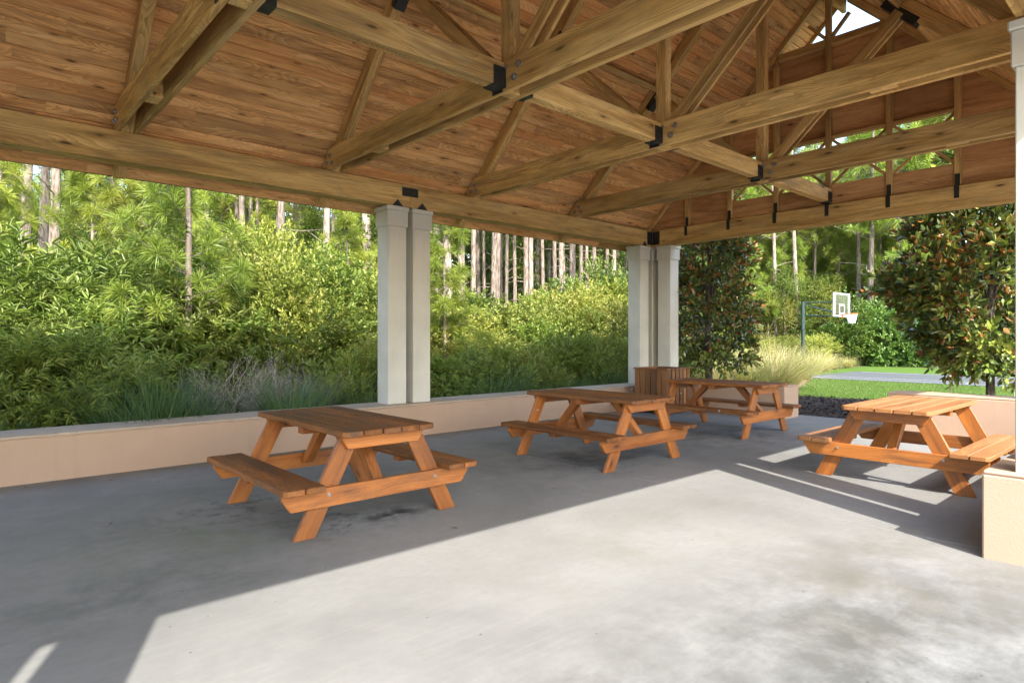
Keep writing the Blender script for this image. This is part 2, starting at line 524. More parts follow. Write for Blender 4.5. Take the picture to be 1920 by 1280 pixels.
def column(x, y, z0, w=.33, top=3.62):
    k = 3.30 + (top - 3.62)
    m = MB()
    h = w / 2
    m.span((x - h, y - h, z0), (x + h, y + h, k), .008, .5)
    o = m.build('column', M['cream'], pav, axis=(1, 0, 0))
    c = MB()
    e = h + .022
    c.span((x - e, y - e, k), (x + e, y + e, k + .25), .01, .5)
    e2 = h + .038
    c.span((x - e2, y - e2, k + .25), (x + e2, y + e2, top), .012, .5)
    c.build('column_cap', M['cream'], o)
    # steel bearing plate under the beam
    return o
LY, RY = 8.77, .76
for x in (-1.14, -.68, 5.295, 5.755, 11.735, 12.2):
    column(x, LY, .5 if x < 11.8 else .62)
column(12.2, LY - .48, .62)
for x in (-7.4, -1.21, -.68):
    column(x, RY, .0, top=3.74)
for x in (5.67, 6.21, 11.735, 12.2):
    column(x, RY, .61, top=3.74)
# pier under the near right pair
nm = MB(); nm.span((-7.6, .45, -.2), (-.49, 1.10, .62), .012, .5)
o = nm.build('low_wall', M['peach']); tag(o, 'low stucco wall beside the camera with the shading column pair', 'wall')

BZ0, BZ1 = 3.63, 3.98
def timber(name, lo, hi, axis, parent=None, mat=None, bevel=.006):
    m = MB(); m.span(lo, hi, bevel)
    return m.build(name, mat or M['beam'], parent or pav, axis=axis)
def plate(lo, hi, parent, name='steel_plate'):
    m = MB(); m.span(lo, hi, .002, .5)
    return m.build(name, M['steel'], parent)
def bolt(p, n, parent, r=.028):
    m = MB()
    n = V(n)
    m.tube([V(p), V(p) + n * .006], r * 1.35, 12, .5)
    m.tube([V(p) + n * .005, V(p) + n * .024], r * .75, 6, .5)
    return m.build('bolt', M['bolt'], parent)

# eaves beams, joined over the columns
for yi, yo in ((8.60, 8.86), (.92, .66)):
    segs = [(-7.2, -.91), (-.906, 5.525), (5.529, 12.02)]
    for k, (a, b) in enumerate(segs):
        bo = timber('eaves_beam', (a, min(yi, yo), BZ0 if yi > PY else 3.75), (b, max(yi, yo), BZ1), (1, 0, 0))
        s = -1 if yi > PY else 1
        if k > 0:
            x = segs[k][0]
            y0, y1 = sorted((yi, yi + s * .008))
            plate((x - .15, y0, 3.80), (x + .15, y1, 3.94), bo)
            for bx in (-.12, -.05, .05, .12):
                for bz in (3.83, 3.91):
                    mm = MB(); mm.tube([(x + bx, yi + s * .007, bz), (x + bx, yi + s * .018, bz)], .013, 6, .5); mm.build('bolt', M['steel'], bo)
    for x in (-1.14, -.68, 5.295, 5.755, 11.735):
        m = MB()
        m.prism([(x - .1, yi + (-.004 if yi > PY else .004), 3.622), (x + .1, yi + (-.004 if yi > PY else .004), 3.622), (x, yi + (-.004 if yi > PY else .004), 3.73)], (0, -.006 if yi > PY else .006, 0), 0, .5)
        m.build('steel_gusset', M['steel'], pav) if yi > PY else None
# end beams
for x0, x1 in ((12.03, 12.29), (-7.5, -7.24)):
    bo = timber('end_beam', (x0, .60, BZ0), (x1, 8.92, BZ1), (0, 1, 0))
    if x0 > 0:
        plate((x0 - .008, 8.40, 3.66), (x0 - .001, 8.59, 3.96), bo)
        plate((x0 - .20, 8.592, 3.66), (x0 - .012, 8.599, 3.96), bo)

SUM_LO, SUM_HI = 12.60, 12.88
def rafter(x, side, w=.13, tail=9.12, name='rafter', SUM_LO=12.60):
    def Y(y): return y if side > 0 else 2 * PY - y
    m = MB()
    xa = x - w / 2
    pts = [(xa, Y(tail), SUM_LO - tail + .05), (xa, Y(tail - .05), SUM_LO - tail + .05), (xa, Y(PY + .05), SUM_LO - PY - .05), (xa, Y(PY + .05), SUM_HI - PY - .055), (xa, Y(tail), SUM_HI - tail - .005)]
    m.prism(pts, (w, 0, 0), .006)
    d = V((0, -1 if side > 0 else 1, 1))
    return m.build(name, M['beam'], pav, axis=d)

TX = [-6.3, -3.67, -1.04, 1.60, 4.25, 6.90, 9.56]
NODE_Y, NODE_Z = 6.70, 5.86
for x in TX + [12.12, -7.35]:
    gable = x > 12 or x < -7
    for s in (1, -1):
        rafter(x, s, .13 if not gable else .09, SUM_LO=12.74 if gable else 12.60)
for x in (12.86, -8.0):
    for s in (1, -1):
        rafter(x, s, .05, 9.2, 'barge_rafter', 12.79)

CH0, CH1 = 3.99, 4.29
for x in TX:
    m = MB()
    yl, yr = 8.82, 2 * PY - 8.82
    t_ = random.random()
    for xa in (x - .13, x + .07):
        m.prism([(xa, yl, CH0), (xa, yl, CH0 + .03), (xa, yl - .27, CH1), (xa, yr + .27, CH1), (xa, yr, CH0 + .03), (xa, yr, CH0)], (.06, 0, 0), .005, random.random())
    for yb in (7.35, 2.2):                              # spacer blocks between the two planks
        m.span((x - .068, yb - .12, CH0 + .02), (x + .068, yb + .12, CH1 - .06), .003)
    ch = m.build('tie_beam', M['beam'], pav, axis=(0, 1, 0))
    if x > 0:
        for y, z in ((PY - .06, 4.22), (PY - .26, 4.20), (PY - .20, 4.09), (8.62, 4.08), (8.52, 4.17), (8.46, 4.06)):
            bolt((x - .131, y, z), (-1, 0, 0), ch)
    timber('king_post', (x - .069, PY - .07, CH0 + .002), (x + .069, PY + .07, 7.90), (0, 0, 1))
    for s in (1, -1):
        m = MB()
        for dx in (-.066, .066):
            m.bar((x + dx, PY + s * .10, CH1 - .1), (x + dx, PY + s * (NODE_Y - PY), NODE_Z + .05), .04, .14, V((1, 0, 0)).cross(V((0, s, 1))))
        m.build('web_brace', M['beam'], pav, axis=(0, s, 1))
        # node plates where brace, rafter and purlin meet
        yn = PY + s * (NODE_Y - PY)
        m = MB()
        m.bar((x, yn + s * .20, NODE_Z - .16), (x, yn - s * .20, NODE_Z + .24), .150, .11, V((0, s, 1)), .003, .5)
        m.build('node_plate', M['steel'], pav)
ends = TX + [12.12]
for a, b in zip(ends[:-1], ends[1:]):
    g = .135 if b < 12 else .06
    lb = timber('spine_beam', (a + .136, PY - .07, 4.03), (b - g, PY + .07, 4.27), (1, 0, 0))
    for q0, q1 in ((a + .133, a + .24), (b - g - .15, b - g + .003)):
        zb, zt = 4.014, 4.21
        m = MB()
        m.prism([(q0, PY - .082, zt), (q0, PY - .082, zb), (q0, PY + .082, zb), (q0, PY + .082, zt), (q0, PY + .0725, zt), (q0, PY + .0725, zb + .012), (q0, PY - .0725, zb + .012), (q0, PY - .0725, zt)], (q1 - q0, 0, 0), .001, .5)
        br = m.build('hanger_bracket', M['steel'], lb)
        if b > 2:
            for bz in (4.08, 4.16):
                m = MB(); m.tube([(q0 + .07, PY - .082, bz), (q0 + .07, PY - .094, bz)], .014, 6, .5)
                m.build('bolt', M['steel'], lb)
    for s in (1, -1):
        yn = PY + s * (NODE_Y - PY)
        m = MB()
        fr = axis_frame((1, 0, 0), V((0, s, 1)))
        m.box(((a + b) / 2, yn + s * .03, NODE_Z + .18), (b - a - .16, .09, .19), fr, .005)
        m.build('purlin', M['beam'], pav, axis=(1, 0, 0))
# black face plates where the spine beams meet the king posts
for x in TX:
    m = MB()
    m.span((x - .142, PY - .03, CH0 - .004), (x - .133, PY + .12, CH0 + .14), .001, .5)
    m.build('hanger_bracket', M['steel'], pav)
timber('ridge_beam', (-8.0, PY - .04, 7.78), (12.86, PY + .04, 8.06), (1, 0, 0))

# ceiling boards
def deck(side):
    m = MB()
    s2 = math.sqrt(.5)
    nrow = 46
    pitch = (9.30 - PY) / s2 / nrow
    th = .024
    def W(x, s, n):
        y = 9.30 - s * s2
        z = SUM_HI - y
        y, z = y + n * s2, z + n * s2
        return (x, y if side > 0 else 2 * PY - y, z)
    for r_ in range(nrow):
        s0, s1 = r_ * pitch + .0006, (r_ + 1) * pitch - .0006
        x = -8.0 - random.random() * 3
        while x < 12.9:
            L = random.choice((3.6, 4.2, 4.8, 5.4, 6.0))
            a, b = max(x, -8.0), min(x + L, 12.9)
            x += L
            if b - a < .05: continue
            a += .0008; b -= .0008
            c = .013 + random.random() * .005
            dn = random.uniform(0, .0012)
            prof = [(s0 + c, dn), (s1 - c, dn), (s1, .015), (s1, th), (s0, th), (s0, .015)]
            vs = [W(a, *p) for p in prof] + [W(b, *p) for p in prof]
            n = len(prof)
            fs = [[i, (i + 1) % n, n + (i + 1) % n, n + i] for i in range(n)] + [list(range(n))[::-1], [n + i for i in range(n)]]
            if side < 0: fs = [f[::-1] for f in fs]
            m.add(vs, fs)
    return m.build('ceiling_boards', M['deck'], pav, axis=(1, 0, 0), hint=V((0, side, 1)))
for s in (1, -1):
    deck(s)
    def Y(y): return y if s > 0 else 2 * PY - y
    m = MB()
    q = 9.34
    pts = [(-8.06, Y(q), SUM_HI - q + .05), (-8.06, Y(PY), SUM_HI - PY + .05), (-8.06, Y(PY), SUM_HI - PY + .10), (-8.06, Y(q), SUM_HI - q + .10)]
    m.prism(pts, (21.02, 0, 0), 0, .5)
    m.build('shingle_roof', M['shingle'], pav)

# gable wall at the far end
GX = 12.12
SY = [7.72, 6.72, 5.74, PY, 3.75, 2.76, 1.77]
for y in SY:
    top = SUM_LO - (y if y >= PY else 2 * PY - y) - .02
    if abs(y - PY) < .01: top = 7.78
    st = timber('gable_stud', (GX - .045, y - .05, BZ1 + .002), (GX + .045, y + .05, top), (0, 0, 1))
    plate((GX - .094, y - .035, 3.80), (GX - .089, y + .035, 4.19), st, 'stud_strap') if False else None
    m = MB()
    m.span((12.018, y - .035, 3.78), (12.026, y + .035, 3.985), .001, .5)
    m.span((GX - .053, y - .035, 3.988), (GX - .0465, y + .035, 4.18), .001, .5)
    m.span((12.018, y - .035, 3.981), (GX - .047, y + .035, 3.9885), .0, .5)
    for zz in (3.82, 3.88, 3.94):
        m.tube([(12.019, y, zz), (12.012, y, zz)], .009, 6, .5)
    m.build('stud_strap', M['steel'], st)
WB, WT, VB = 4.36, 5.20, 7.05
PX = GX + .055
def panel(y0, y1, z0, zt0, zt1):
    m = MB()
    m.prism([(PX, y0, z0), (PX, y1, z0), (PX, y1, zt1), (PX, y0, zt0)], (.015, 0, 0), 0)
    m.build('gable_panel', M['ply'], pav, axis=(0, 1, 0))
def rz(y): return SUM_HI - (y if y >= PY else 2 * PY - y) - .01
ys = [8.86] + SY + [.66]
for a, b in zip(ys[:-1], ys[1:]):
    y0, y1 = b + .001, a - .001
    inner = y0 > SY[5] - .01 and y1 < SY[1] + .01
    if not inner:
        panel(y0, y1, BZ1 + .005, max(BZ1 + .02, rz(y0)), max(BZ1 + .02, rz(y1)))
    else:
        panel(y0, y1, WT, min(VB, rz(y0)), min(VB, rz(y1)))
        m = MB(); m.span((GX - .01, y0 + .052, BZ1 + .004), (GX + .04, y1 - .052, WB), .004)
        m.build('gable_board', M['ply'], pav, axis=(0, 1, 0))
        timber('window_rail', (GX - .02, y0 + .052, WT - .0), (GX + .04, y1 - .052, WT + .06), (0, 1, 0))
        m = MB()
        a0, a1, z0, z1 = y0 + .05, y1 - .05, WB + .01, WT - .01
        m.bar((GX + .004, a0, z0), (GX + .004, a1, z1), .03, .05, V((0, -1, 1)), .002)
        m.bar((GX + .036, a0, z1), (GX + .036, a1, z0), .03, .05, V((0, 1, 1)), .002)
        m.build('lattice_brace', M['beam'], pav, axis=(0, 1, 0))
hb = 12.74 - VB
timber('vent_rail', (GX - .05, 2 * PY - hb + .0, VB - .13), (GX + .05, PY - .052, VB), (0, 1, 0))
timber('vent_rail', (GX - .05, PY + .052, VB - .13), (GX + .05, hb - .0, VB), (0, 1, 0))
for s in (1, -1):
    m = MB(); m.bar((GX, PY + s * .06, VB + .03), (GX, PY + s * .36, VB + .36), .06, .06, V((0, -s, 1)), .003)
    m.build('vent_brace', M['beam'], pav, axis=(0, s, 1))

# near end gable, seen only as the shade it throws
m = MB(); m.prism([(-7.4, .66, 4.0), (-7.4, 8.86, 4.0), (-7.4, PY, 8.0)], (.02, 0, 0), 0)
m.build('gable_panel', M['ply'], pav, axis=(0, 1, 0))

# ------------------------------------------------------------------ picnic tables
def build_table(top_mat):
    r = empty('picnic_table', (0, 0, 0))
    L, ZT, TH = 1.86, .815, .045
    m = MB()
    pw, gap = .162, .010
    n = 5
    W_ = n * pw + (n - 1) * gap
    for i in range(n):
        y0 = -W_ / 2 + i * (pw + gap)
        y1 = y0 + pw
        c = .035
        dx = random.uniform(-.006, .006)
        a, b = -L / 2 + dx, L / 2 + dx
        if i == 0: pts = [(a, y1), (a, y0 + c), (a + c, y0), (b - c, y0), (b, y0 + c), (b, y1)]
        elif i == n - 1: pts = [(a, y0), (b, y0), (b, y1 - c), (b - c, y1), (a + c, y1), (a, y1 - c)]
        else: pts = [(a, y0), (b, y0), (b, y1), (a, y1)]
        m.prism([(x, y, ZT - TH) for x, y in pts], (0, 0, TH), .005)
    m.build('tabletop', top_mat, r, axis=(1, 0, 0))
    ZB = .43
    for s in (1, -1):
        m = MB()
        for k in (0, 1):
            y0 = .575 + k * .167
            y1 = y0 + .157
            c = .03
            a, b = -L / 2 + random.uniform(-.005, .005), L / 2 + random.uniform(-.005, .005)
            pts = [(a, y0), (b, y0), (b, y1), (a, y1)] if k == 0 else [(a, y0), (b, y0), (b, y1 - c), (b - c, y1), (a + c, y1), (a, y1 - c)]
            m.prism([(x, s * y, ZB - TH) for x, y in pts], (0, 0, TH), .005)
        m.build('bench_seat', top_mat, r, axis=(1, 0, 0))
        m = MB()                                        # batten under the seat planks
        m.span((-.05, s * .60 if s > 0 else -.86, ZB - TH - .05), (.05, .86 if s > 0 else -.60, ZB - TH - .001), .003)
        m.build('seat_batten', M['table'], r, axis=(0, 1, 0))
    XF = .765
    for e in (1, -1):
        x0 = e * XF
        m = MB()                                        # seat support, clipped ends
        h0, h1 = .235, .384
        pts = [(-.87, h1), (-.87, h1 - .05), (-.80, h0), (.80, h0), (.87, h1 - .05), (.87, h1)]
        m.prism([(x0, y, z) for y, z in pts], (e * .04, 0, 0), .004)
        sup = m.build('seat_support', M['table'], r, axis=(0, 1, 0))
        for y in (-.50, .50):
            bolt((x0 + e * .0405, y, .33), (e, 0, 0), sup, .010)
        m = MB()                                        # cleat under the top
        pts = [(-.38, .769), (-.38, .74), (-.33, .66), (.33, .66), (.38, .74), (.38, .769)]
        m.prism([(x0, y, z) for y, z in pts], (e * .04, 0, 0), .004)
        m.build('top_cleat', M['table'], r, axis=(0, 1, 0))
        for s in (1, -1):
            m = MB()
            hw = .088
            pts = [(.675 - hw, .0), (.675 + hw, .0), (.285 + hw, .766), (.285 - hw, .766)]
            m.prism([(x0 - e * .002, s * y, z) for y, z in pts], (-e * .04, 0, 0), .004)
            m.build('leg', M['table'], r, axis=(0, -s * .39, .766))
        m = MB()                                        # diagonal brace from support to the middle of the top
        m.prism([(x0 - e * .004, -.045, .30), (x0 - e * .10, -.045, .30), (e * .20, -.045, .768), (e * .34, -.045, .768)], (0, .09, 0), .004)
        m.build('brace', M['table'], r, axis=(-e * .5, 0, .47))
    m = MB(); m.span((-.05, -.38, .70), (.05, .38, .769), .003)
    m.build('top_batten', M['table'], r, axis=(0, 1, 0))
    return r
TG = 'picnic tables set out on the concrete floor'
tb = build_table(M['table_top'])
tabs = [(2.72, 5.42, 90, 'nearest weathered brown picnic table with dark worn top by the long wall'),
        (6.37, 5.42, 90, 'orange brown picnic table in the middle of the row, before the second column pair'),
        (9.78, 5.56, 90, 'shaded picnic table next to the slatted wooden bin at the far corner')]
first = True
for x, y, a, lab in tabs:
    o = tb if first else copy_tree(tb)
    first = False
    o.location = (x, y, 0); o.rotation_euler = (0, 0, R(a))
    tag(o, lab, 'picnic table', TG)
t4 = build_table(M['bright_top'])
t4.location = (8.17, 2.30, 0)
tag(t4, 'sunlit bright orange picnic table beside the stucco pier', 'picnic table', TG)

# ------------------------------------------------------------------ slatted bin
bn = empty('litter_bin', (11.16, 7.73, 0))
tag(bn, 'square brown slatted timber litter bin in the corner of the walls', 'bin')
bx0, bx1, by0, by1, bh = 10.75, 11.57, 7.32, 8.14, .90
m = MB()
for k in range(6):
    w_ = .82 / 6
    m.span((bx0, by0 + k * w_ + .008, .04), (bx0 + .022, by0 + (k + 1) * w_ - .008, bh), .004)
    m.span((bx1 - .022, by0 + k * w_ + .008, .04), (bx1, by0 + (k + 1) * w_ - .008, bh), .004)
    m.span((bx0 + k * w_ + .026, by0, .04), (bx0 + (k + 1) * w_ - .008, by0 + .022, bh), .004)
    m.span((bx0 + k * w_ + .026, by1 - .022, .04), (bx0 + (k + 1) * w_ - .008, by1, bh), .004)
m.build('slat_cladding', M['bin'], bn, axis=(0, 0, 1))
m = MB()
for lo, hi in (((bx0 - .015, by0 - .015), (bx0 + .09, by1 + .015)), ((bx1 - .09, by0 - .015), (bx1 + .015, by1 + .015)), ((bx0 + .092, by0 - .015), (bx1 - .092, by0 + .09)), ((bx0 + .092, by1 - .09), (bx1 - .092, by1 + .015))):
    m.span((*lo, bh), (*hi, bh + .03), .004)
m.build('lid_frame', M['bin'], bn)
m = MB(); m.span((bx0 + .03, by0 + .03, .03), (bx1 - .03, by1 - .03, bh - .06), .01, .5)
m.build('liner', M['steel'], bn)

# ------------------------------------------------------------------ basketball hoop
hx, hy = 30.35, 13.1
hp = empty('basketball_hoop', (hx, hy, GZ))
tag(hp, 'basketball hoop with dark green post and clear white edged backboard beside the court', 'basketball hoop')
m = MB(); m.tube([(hx, hy, GZ), (hx, hy, 3.22)], .085, 14, .5); m.tube([(hx, hy, 3.22), (hx, hy, 3.26)], .092, 14, .5)
m.build('post', M['post'], hp, axis=(0, 0, 1), smooth=False)
by_ = 11.36
m = MB()
m.tube([(hx, hy, 3.20), (hx, by_ + .05, 3.20)], .03, 8, .5)
for sx in (-.18, .18):
    m.tube([(hx, hy, 3.14), (hx + sx, by_ + .05, 2.62)], .022, 8, .5)
m.tube([(hx, hy, 2.62), (hx, by_ + .05, 2.52)], .03, 8, .5)
m.build('support_arm', M['post'], hp)
t = NT('clear_backboard')
tp = t.n('ShaderNodeBsdfTransparent'); tp.inputs['Color'].default_value = (.86, .9, .86, 1)
gs = t.n('ShaderNodeBsdfGlossy'); gs.inputs['Roughness'].default_value = .1
mx = t.n('ShaderNodeMixShader'); mx.inputs[0].default_value = .08
t.l(tp.outputs[0], mx.inputs[1]); t.l(gs.outputs[0], mx.inputs[2])
M['clear'] = t.finish(mx.outputs[0])
bw, b0, b1 = .90, 2.50, 3.57
m = MB(); m.span((hx - bw + .05, by_ - .012, b0 + .05), (hx + bw - .05, by_ + .0, b1 - .05), 0, .5)
bb = m.build('backboard', M['clear'], hp)
m = MB()
for lo, hi in (((-bw, b0), (bw, b0 + .07)), ((-bw, b1 - .07), (bw, b1)), ((-bw, b0 + .07), (-bw + .10, b1 - .07)), ((bw - .10, b0 + .07), (bw, b1 - .07))):
    m.span((hx + lo[0], by_ - .03, lo[1]), (hx + hi[0], by_ + .03, hi[1]), .004, .5)
m.build('board_frame', M['white'], bb)
m = MB()
for lo, hi in (((-.32, 2.62), (-.25, 3.07)), ((.25, 2.62), (.32, 3.07)), ((-.25, 3.0), (.25, 3.07)), ((-.25, 2.62), (.25, 2.69))):
    m.span((hx + lo[0], by_ - .022, lo[1]), (hx + hi[0], by_ - .013, hi[1]), 0, .5)
m.build('target_square', M['white'], bb)
m = MB()
rc, rz_, rr = V((hx, by_ - .43, 2.62)), 2.62, .235
ring = [rc + V((math.cos(a) * rr, math.sin(a) * rr, 0)) for a in [2 * math.pi * k / 24 for k in range(25)]]
m.tube(ring, .018, 6, .5, cap=False)
m.span((hx - .09, by_ - .2, 2.57), (hx + .09, by_ - .035, 2.63), .004, .5)
m.span((hx - .09, by_ - .05, 2.45), (hx + .09, by_ - .03, 2.63), .004, .5)
m.build('rim', M['orange'], hp)
m = MB()
for k in range(12):
    for dd in (1, -1):
        pts = []
        for j in range(5):
            a = 2 * math.pi * (k + dd * j * .5) / 12
            q = j / 4
            r_ = rr * (1 - .45 * q)
            pts.append(rc + V((math.cos(a) * r_, math.sin(a) * r_, -.42 * q)))
        m.tube(pts, .012, 4, .5, cap=False)
m.build('net', M['white'], hp)


# ------------------------------------------------------------------ vegetation
def nrm(a):
    return a / np.maximum(np.linalg.norm(a, axis=-1, keepdims=True), 1e-9)

def np_mesh(name, verts, loops, sizes, mat, tint):
    me = bpy.data.meshes.new(name)
    me.vertices.add(len(verts))
    me.vertices.foreach_set('co', verts.astype(np.float32).ravel())
    me.loops.add(len(loops))
    me.loops.foreach_set('vertex_index', loops.astype(np.int32))
    me.polygons.add(len(sizes))
    st = np.concatenate([[0], np.cumsum(sizes)[:-1]])
    me.polygons.foreach_set('loop_start', st.astype(np.int32))
    me.update(calc_edges=True)
    me.materials.append(mat)
    set_tint(me, tint)
    return me

def leaf_mesh(name, P, D, N, L, W, mat, tint, fold=.25, droop=.2):
    n = len(P)
    D = nrm(D)
    N = nrm(N - D * (N * D).sum(1, keepdims=True))
    B = np.cross(D, N)
    L = L[:, None]; W = W[:, None] * .5
    v = np.empty((n, 6, 3))
    v[:, 0] = P
    v[:, 1] = P + D * L * .36 + B * W + N * W * fold
    v[:, 2] = P + D * L * .74 + B * W * .68 + N * (W * fold - droop * L * .35)
    v[:, 3] = P + D * L - N * droop * L
    v[:, 4] = P + D * L * .74 - B * W * .68 + N * (W * fold - droop * L * .35)
    v[:, 5] = P + D * L * .36 - B * W + N * W * fold
    base = np.arange(n)[:, None] * 6
    loops = (base + np.array([[0, 1, 2, 3, 0, 3, 4, 5]])).ravel()
    return np_mesh(name, v.reshape(-1, 3), loops, np.full(2 * n, 4), mat, np.repeat(tint, 2))

def foliage(name, centers, crad, mat, ntwig, nleaf, tlen, L, W, droop=.2, up=.4, spread=1.0, core=None, fold=.25, face=.35):
    """leafy twigs growing out of a cloud of clumps"""
    C = np.asarray(centers); k = len(C)
    core = np.array([0, 0, C[:, 2].mean() * .7]) if core is None else np.asarray(core)
    T = k * ntwig
    ci = np.repeat(np.arange(k), ntwig)
    d = nrm(RNG.normal(size=(T, 3)))
    out = nrm(C[ci] - core)
    tdir = nrm(d + out * .55 + np.array([0, 0, up]))
    start = C[ci] + d * (crad[ci] * RNG.uniform(.15, .85, T))[:, None]
    n = T * nleaf
    ti = np.repeat(np.arange(T), nleaf)
    j = np.tile(np.arange(nleaf), T)
    s = (j + .6) / nleaf
    td = tdir[ti]
    tl = (tlen * RNG.uniform(.6, 1.3, T))[ti]
    P = start[ti] + td * (tl * s)[:, None] - np.array([0, 0, 1]) * (tl * s * s * .18)[:, None]
    a = np.cross(td, nrm(RNG.normal(size=(T, 3)))[ti]); a = nrm(a)
    b = np.cross(td, a)
    ph = j * 2.4 + RNG.uniform(0, .6, n)
    per = a * np.cos(ph)[:, None] + b * np.sin(ph)[:, None]
    ang = (1.15 - .75 * s) * spread
    D = td * np.cos(ang)[:, None] + per * np.sin(ang)[:, None] + RNG.normal(size=(n, 3)) * .12
    N = np.array([0, 0, 1.0]) + out[ci][ti] * face + RNG.normal(size=(n, 3)) * .38
    tint = np.clip(.42 * RNG.random(k)[ci][ti] + .4 * RNG.random(n) + .18 * s, 0, .995)
    LL = L * RNG.uniform(.7, 1.2, n); WW = W * RNG.uniform(.75, 1.2, n)
    return leaf_mesh(name, P, D, N, LL, WW, mat, tint, fold, droop)

def dome(n, Rad, H, z0=.1, shell=.55, irregular=.25):
    """clump centres over an uneven dome"""
    out = []
    lob = [random.uniform(1 - irregular, 1 + irregular) for _ in range(7)]
    for i in range(n):
        h = (i + random.random()) / n
        a = random.random() * 2 * math.pi
        q = a / (2 * math.pi) * 7
        l_ = lob[int(q) % 7] * (1 - q % 1) + lob[(int(q) + 1) % 7] * (q % 1)
        prof = math.sqrt(max(.04, 1 - max(0, (h - .35) / .68) ** 2)) * (.75 + .25 * min(1, h / .3))
        r = Rad * prof * l_ * (shell + (1 - shell) * math.sqrt(random.random()))
        if h > .85: r *= random.random()
        out.append((math.cos(a) * r, math.sin(a) * r, z0 + h * (H - z0) * random.uniform(.93, 1.04)))
    return np.array(out)

def stems_mesh(name, centers, mat, r0=.03, n=9, z0=0.0, trunk=None):
    m = MB()
    base = V((0, 0, -.05))
    if trunk:
        tr, th = trunk
        pts = [V((0, 0, -.1)), V((.03, .02, th * .5)), V((0, .03, th))]
        m.tube(pts, [tr * 1.2, tr, tr * .8], 9)
        base = pts[-1]
    sel = sorted(centers, key=lambda c: random.random())[:n]
    for c in sel:
        c = V(c)
        if trunk: b = V((0, 0, min(trunk[1], max(.2, c.z * .55))))
        else: b = base + V((random.uniform(-.12, .12), random.uniform(-.12, .12), 0))
        mid = b.lerp(c, .5) + V((random.uniform(-.1, .1), random.uniform(-.1, .1), .12 * (c - b).length))
        m.tube([b, mid, c], [r0, r0 * .7, r0 * .3], 5, cap=False)
    me = bpy.data.meshes.new(name)
    me.from_pydata(m.v, [], m.f)
    me.materials.append(mat)
    set_tint(me, m.t)
    return me

def plant(kind, parts, x, y, z=GZ, rz=0.0, s=(1, 1, 1), label=None, cat=None, group=None):
    """one plant: an Empty at its foot with its meshes below it (repeats share mesh data)"""
    r = bpy.data.objects.new(kind, None)
    r.empty_display_size = .2
    r.location = (x, y, z); r.rotation_euler = (0, 0, rz)
    r.scale = s if hasattr(s, '__len__') else (s, s, s)
    COL.objects.link(r)
    tag(r, label, cat, group)
    for pn, me in parts:
        o = bpy.data.objects.new(pn, me)
        COL.objects.link(o)
        o.parent = r
    return r

def needles_mesh(name, P, D, k, ln, mat, width=.011, cone=1.75):
    """star tufts of long needles"""
    T = len(P); n = T * k
    ti = np.repeat(np.arange(T), k)
    d = nrm(D)[ti]
    rv = nrm(RNG.normal(size=(n, 3)))
    per = nrm(rv - d * (rv * d).sum(1, keepdims=True))
    ang = cone * np.sqrt(RNG.random(n))
    nd = d * np.cos(ang)[:, None] + per * np.sin(ang)[:, None]
    l = ln * RNG.uniform(.75, 1.1, n)
    base = P[ti] + d * RNG.uniform(-.07, .05, n)[:, None]
    side = nrm(np.cross(nd, RNG.normal(size=(n, 3))))
    v = np.empty((n, 4, 3))
    mid = base + nd * (l * .55)[:, None]
    tip = base + nd * l[:, None] - np.array([0, 0, 1]) * (l * .12)[:, None]
    v[:, 0] = base
    v[:, 1] = mid + side * width * .5
    v[:, 2] = tip
    v[:, 3] = mid - side * width * .5
    loops = np.arange(n * 4)
    tint = np.clip(.55 * RNG.random(T)[ti] + .44 * RNG.random(n), 0, .995)
    return np_mesh(name, v.reshape(-1, 3), loops, np.full(n, 4), mat, tint)

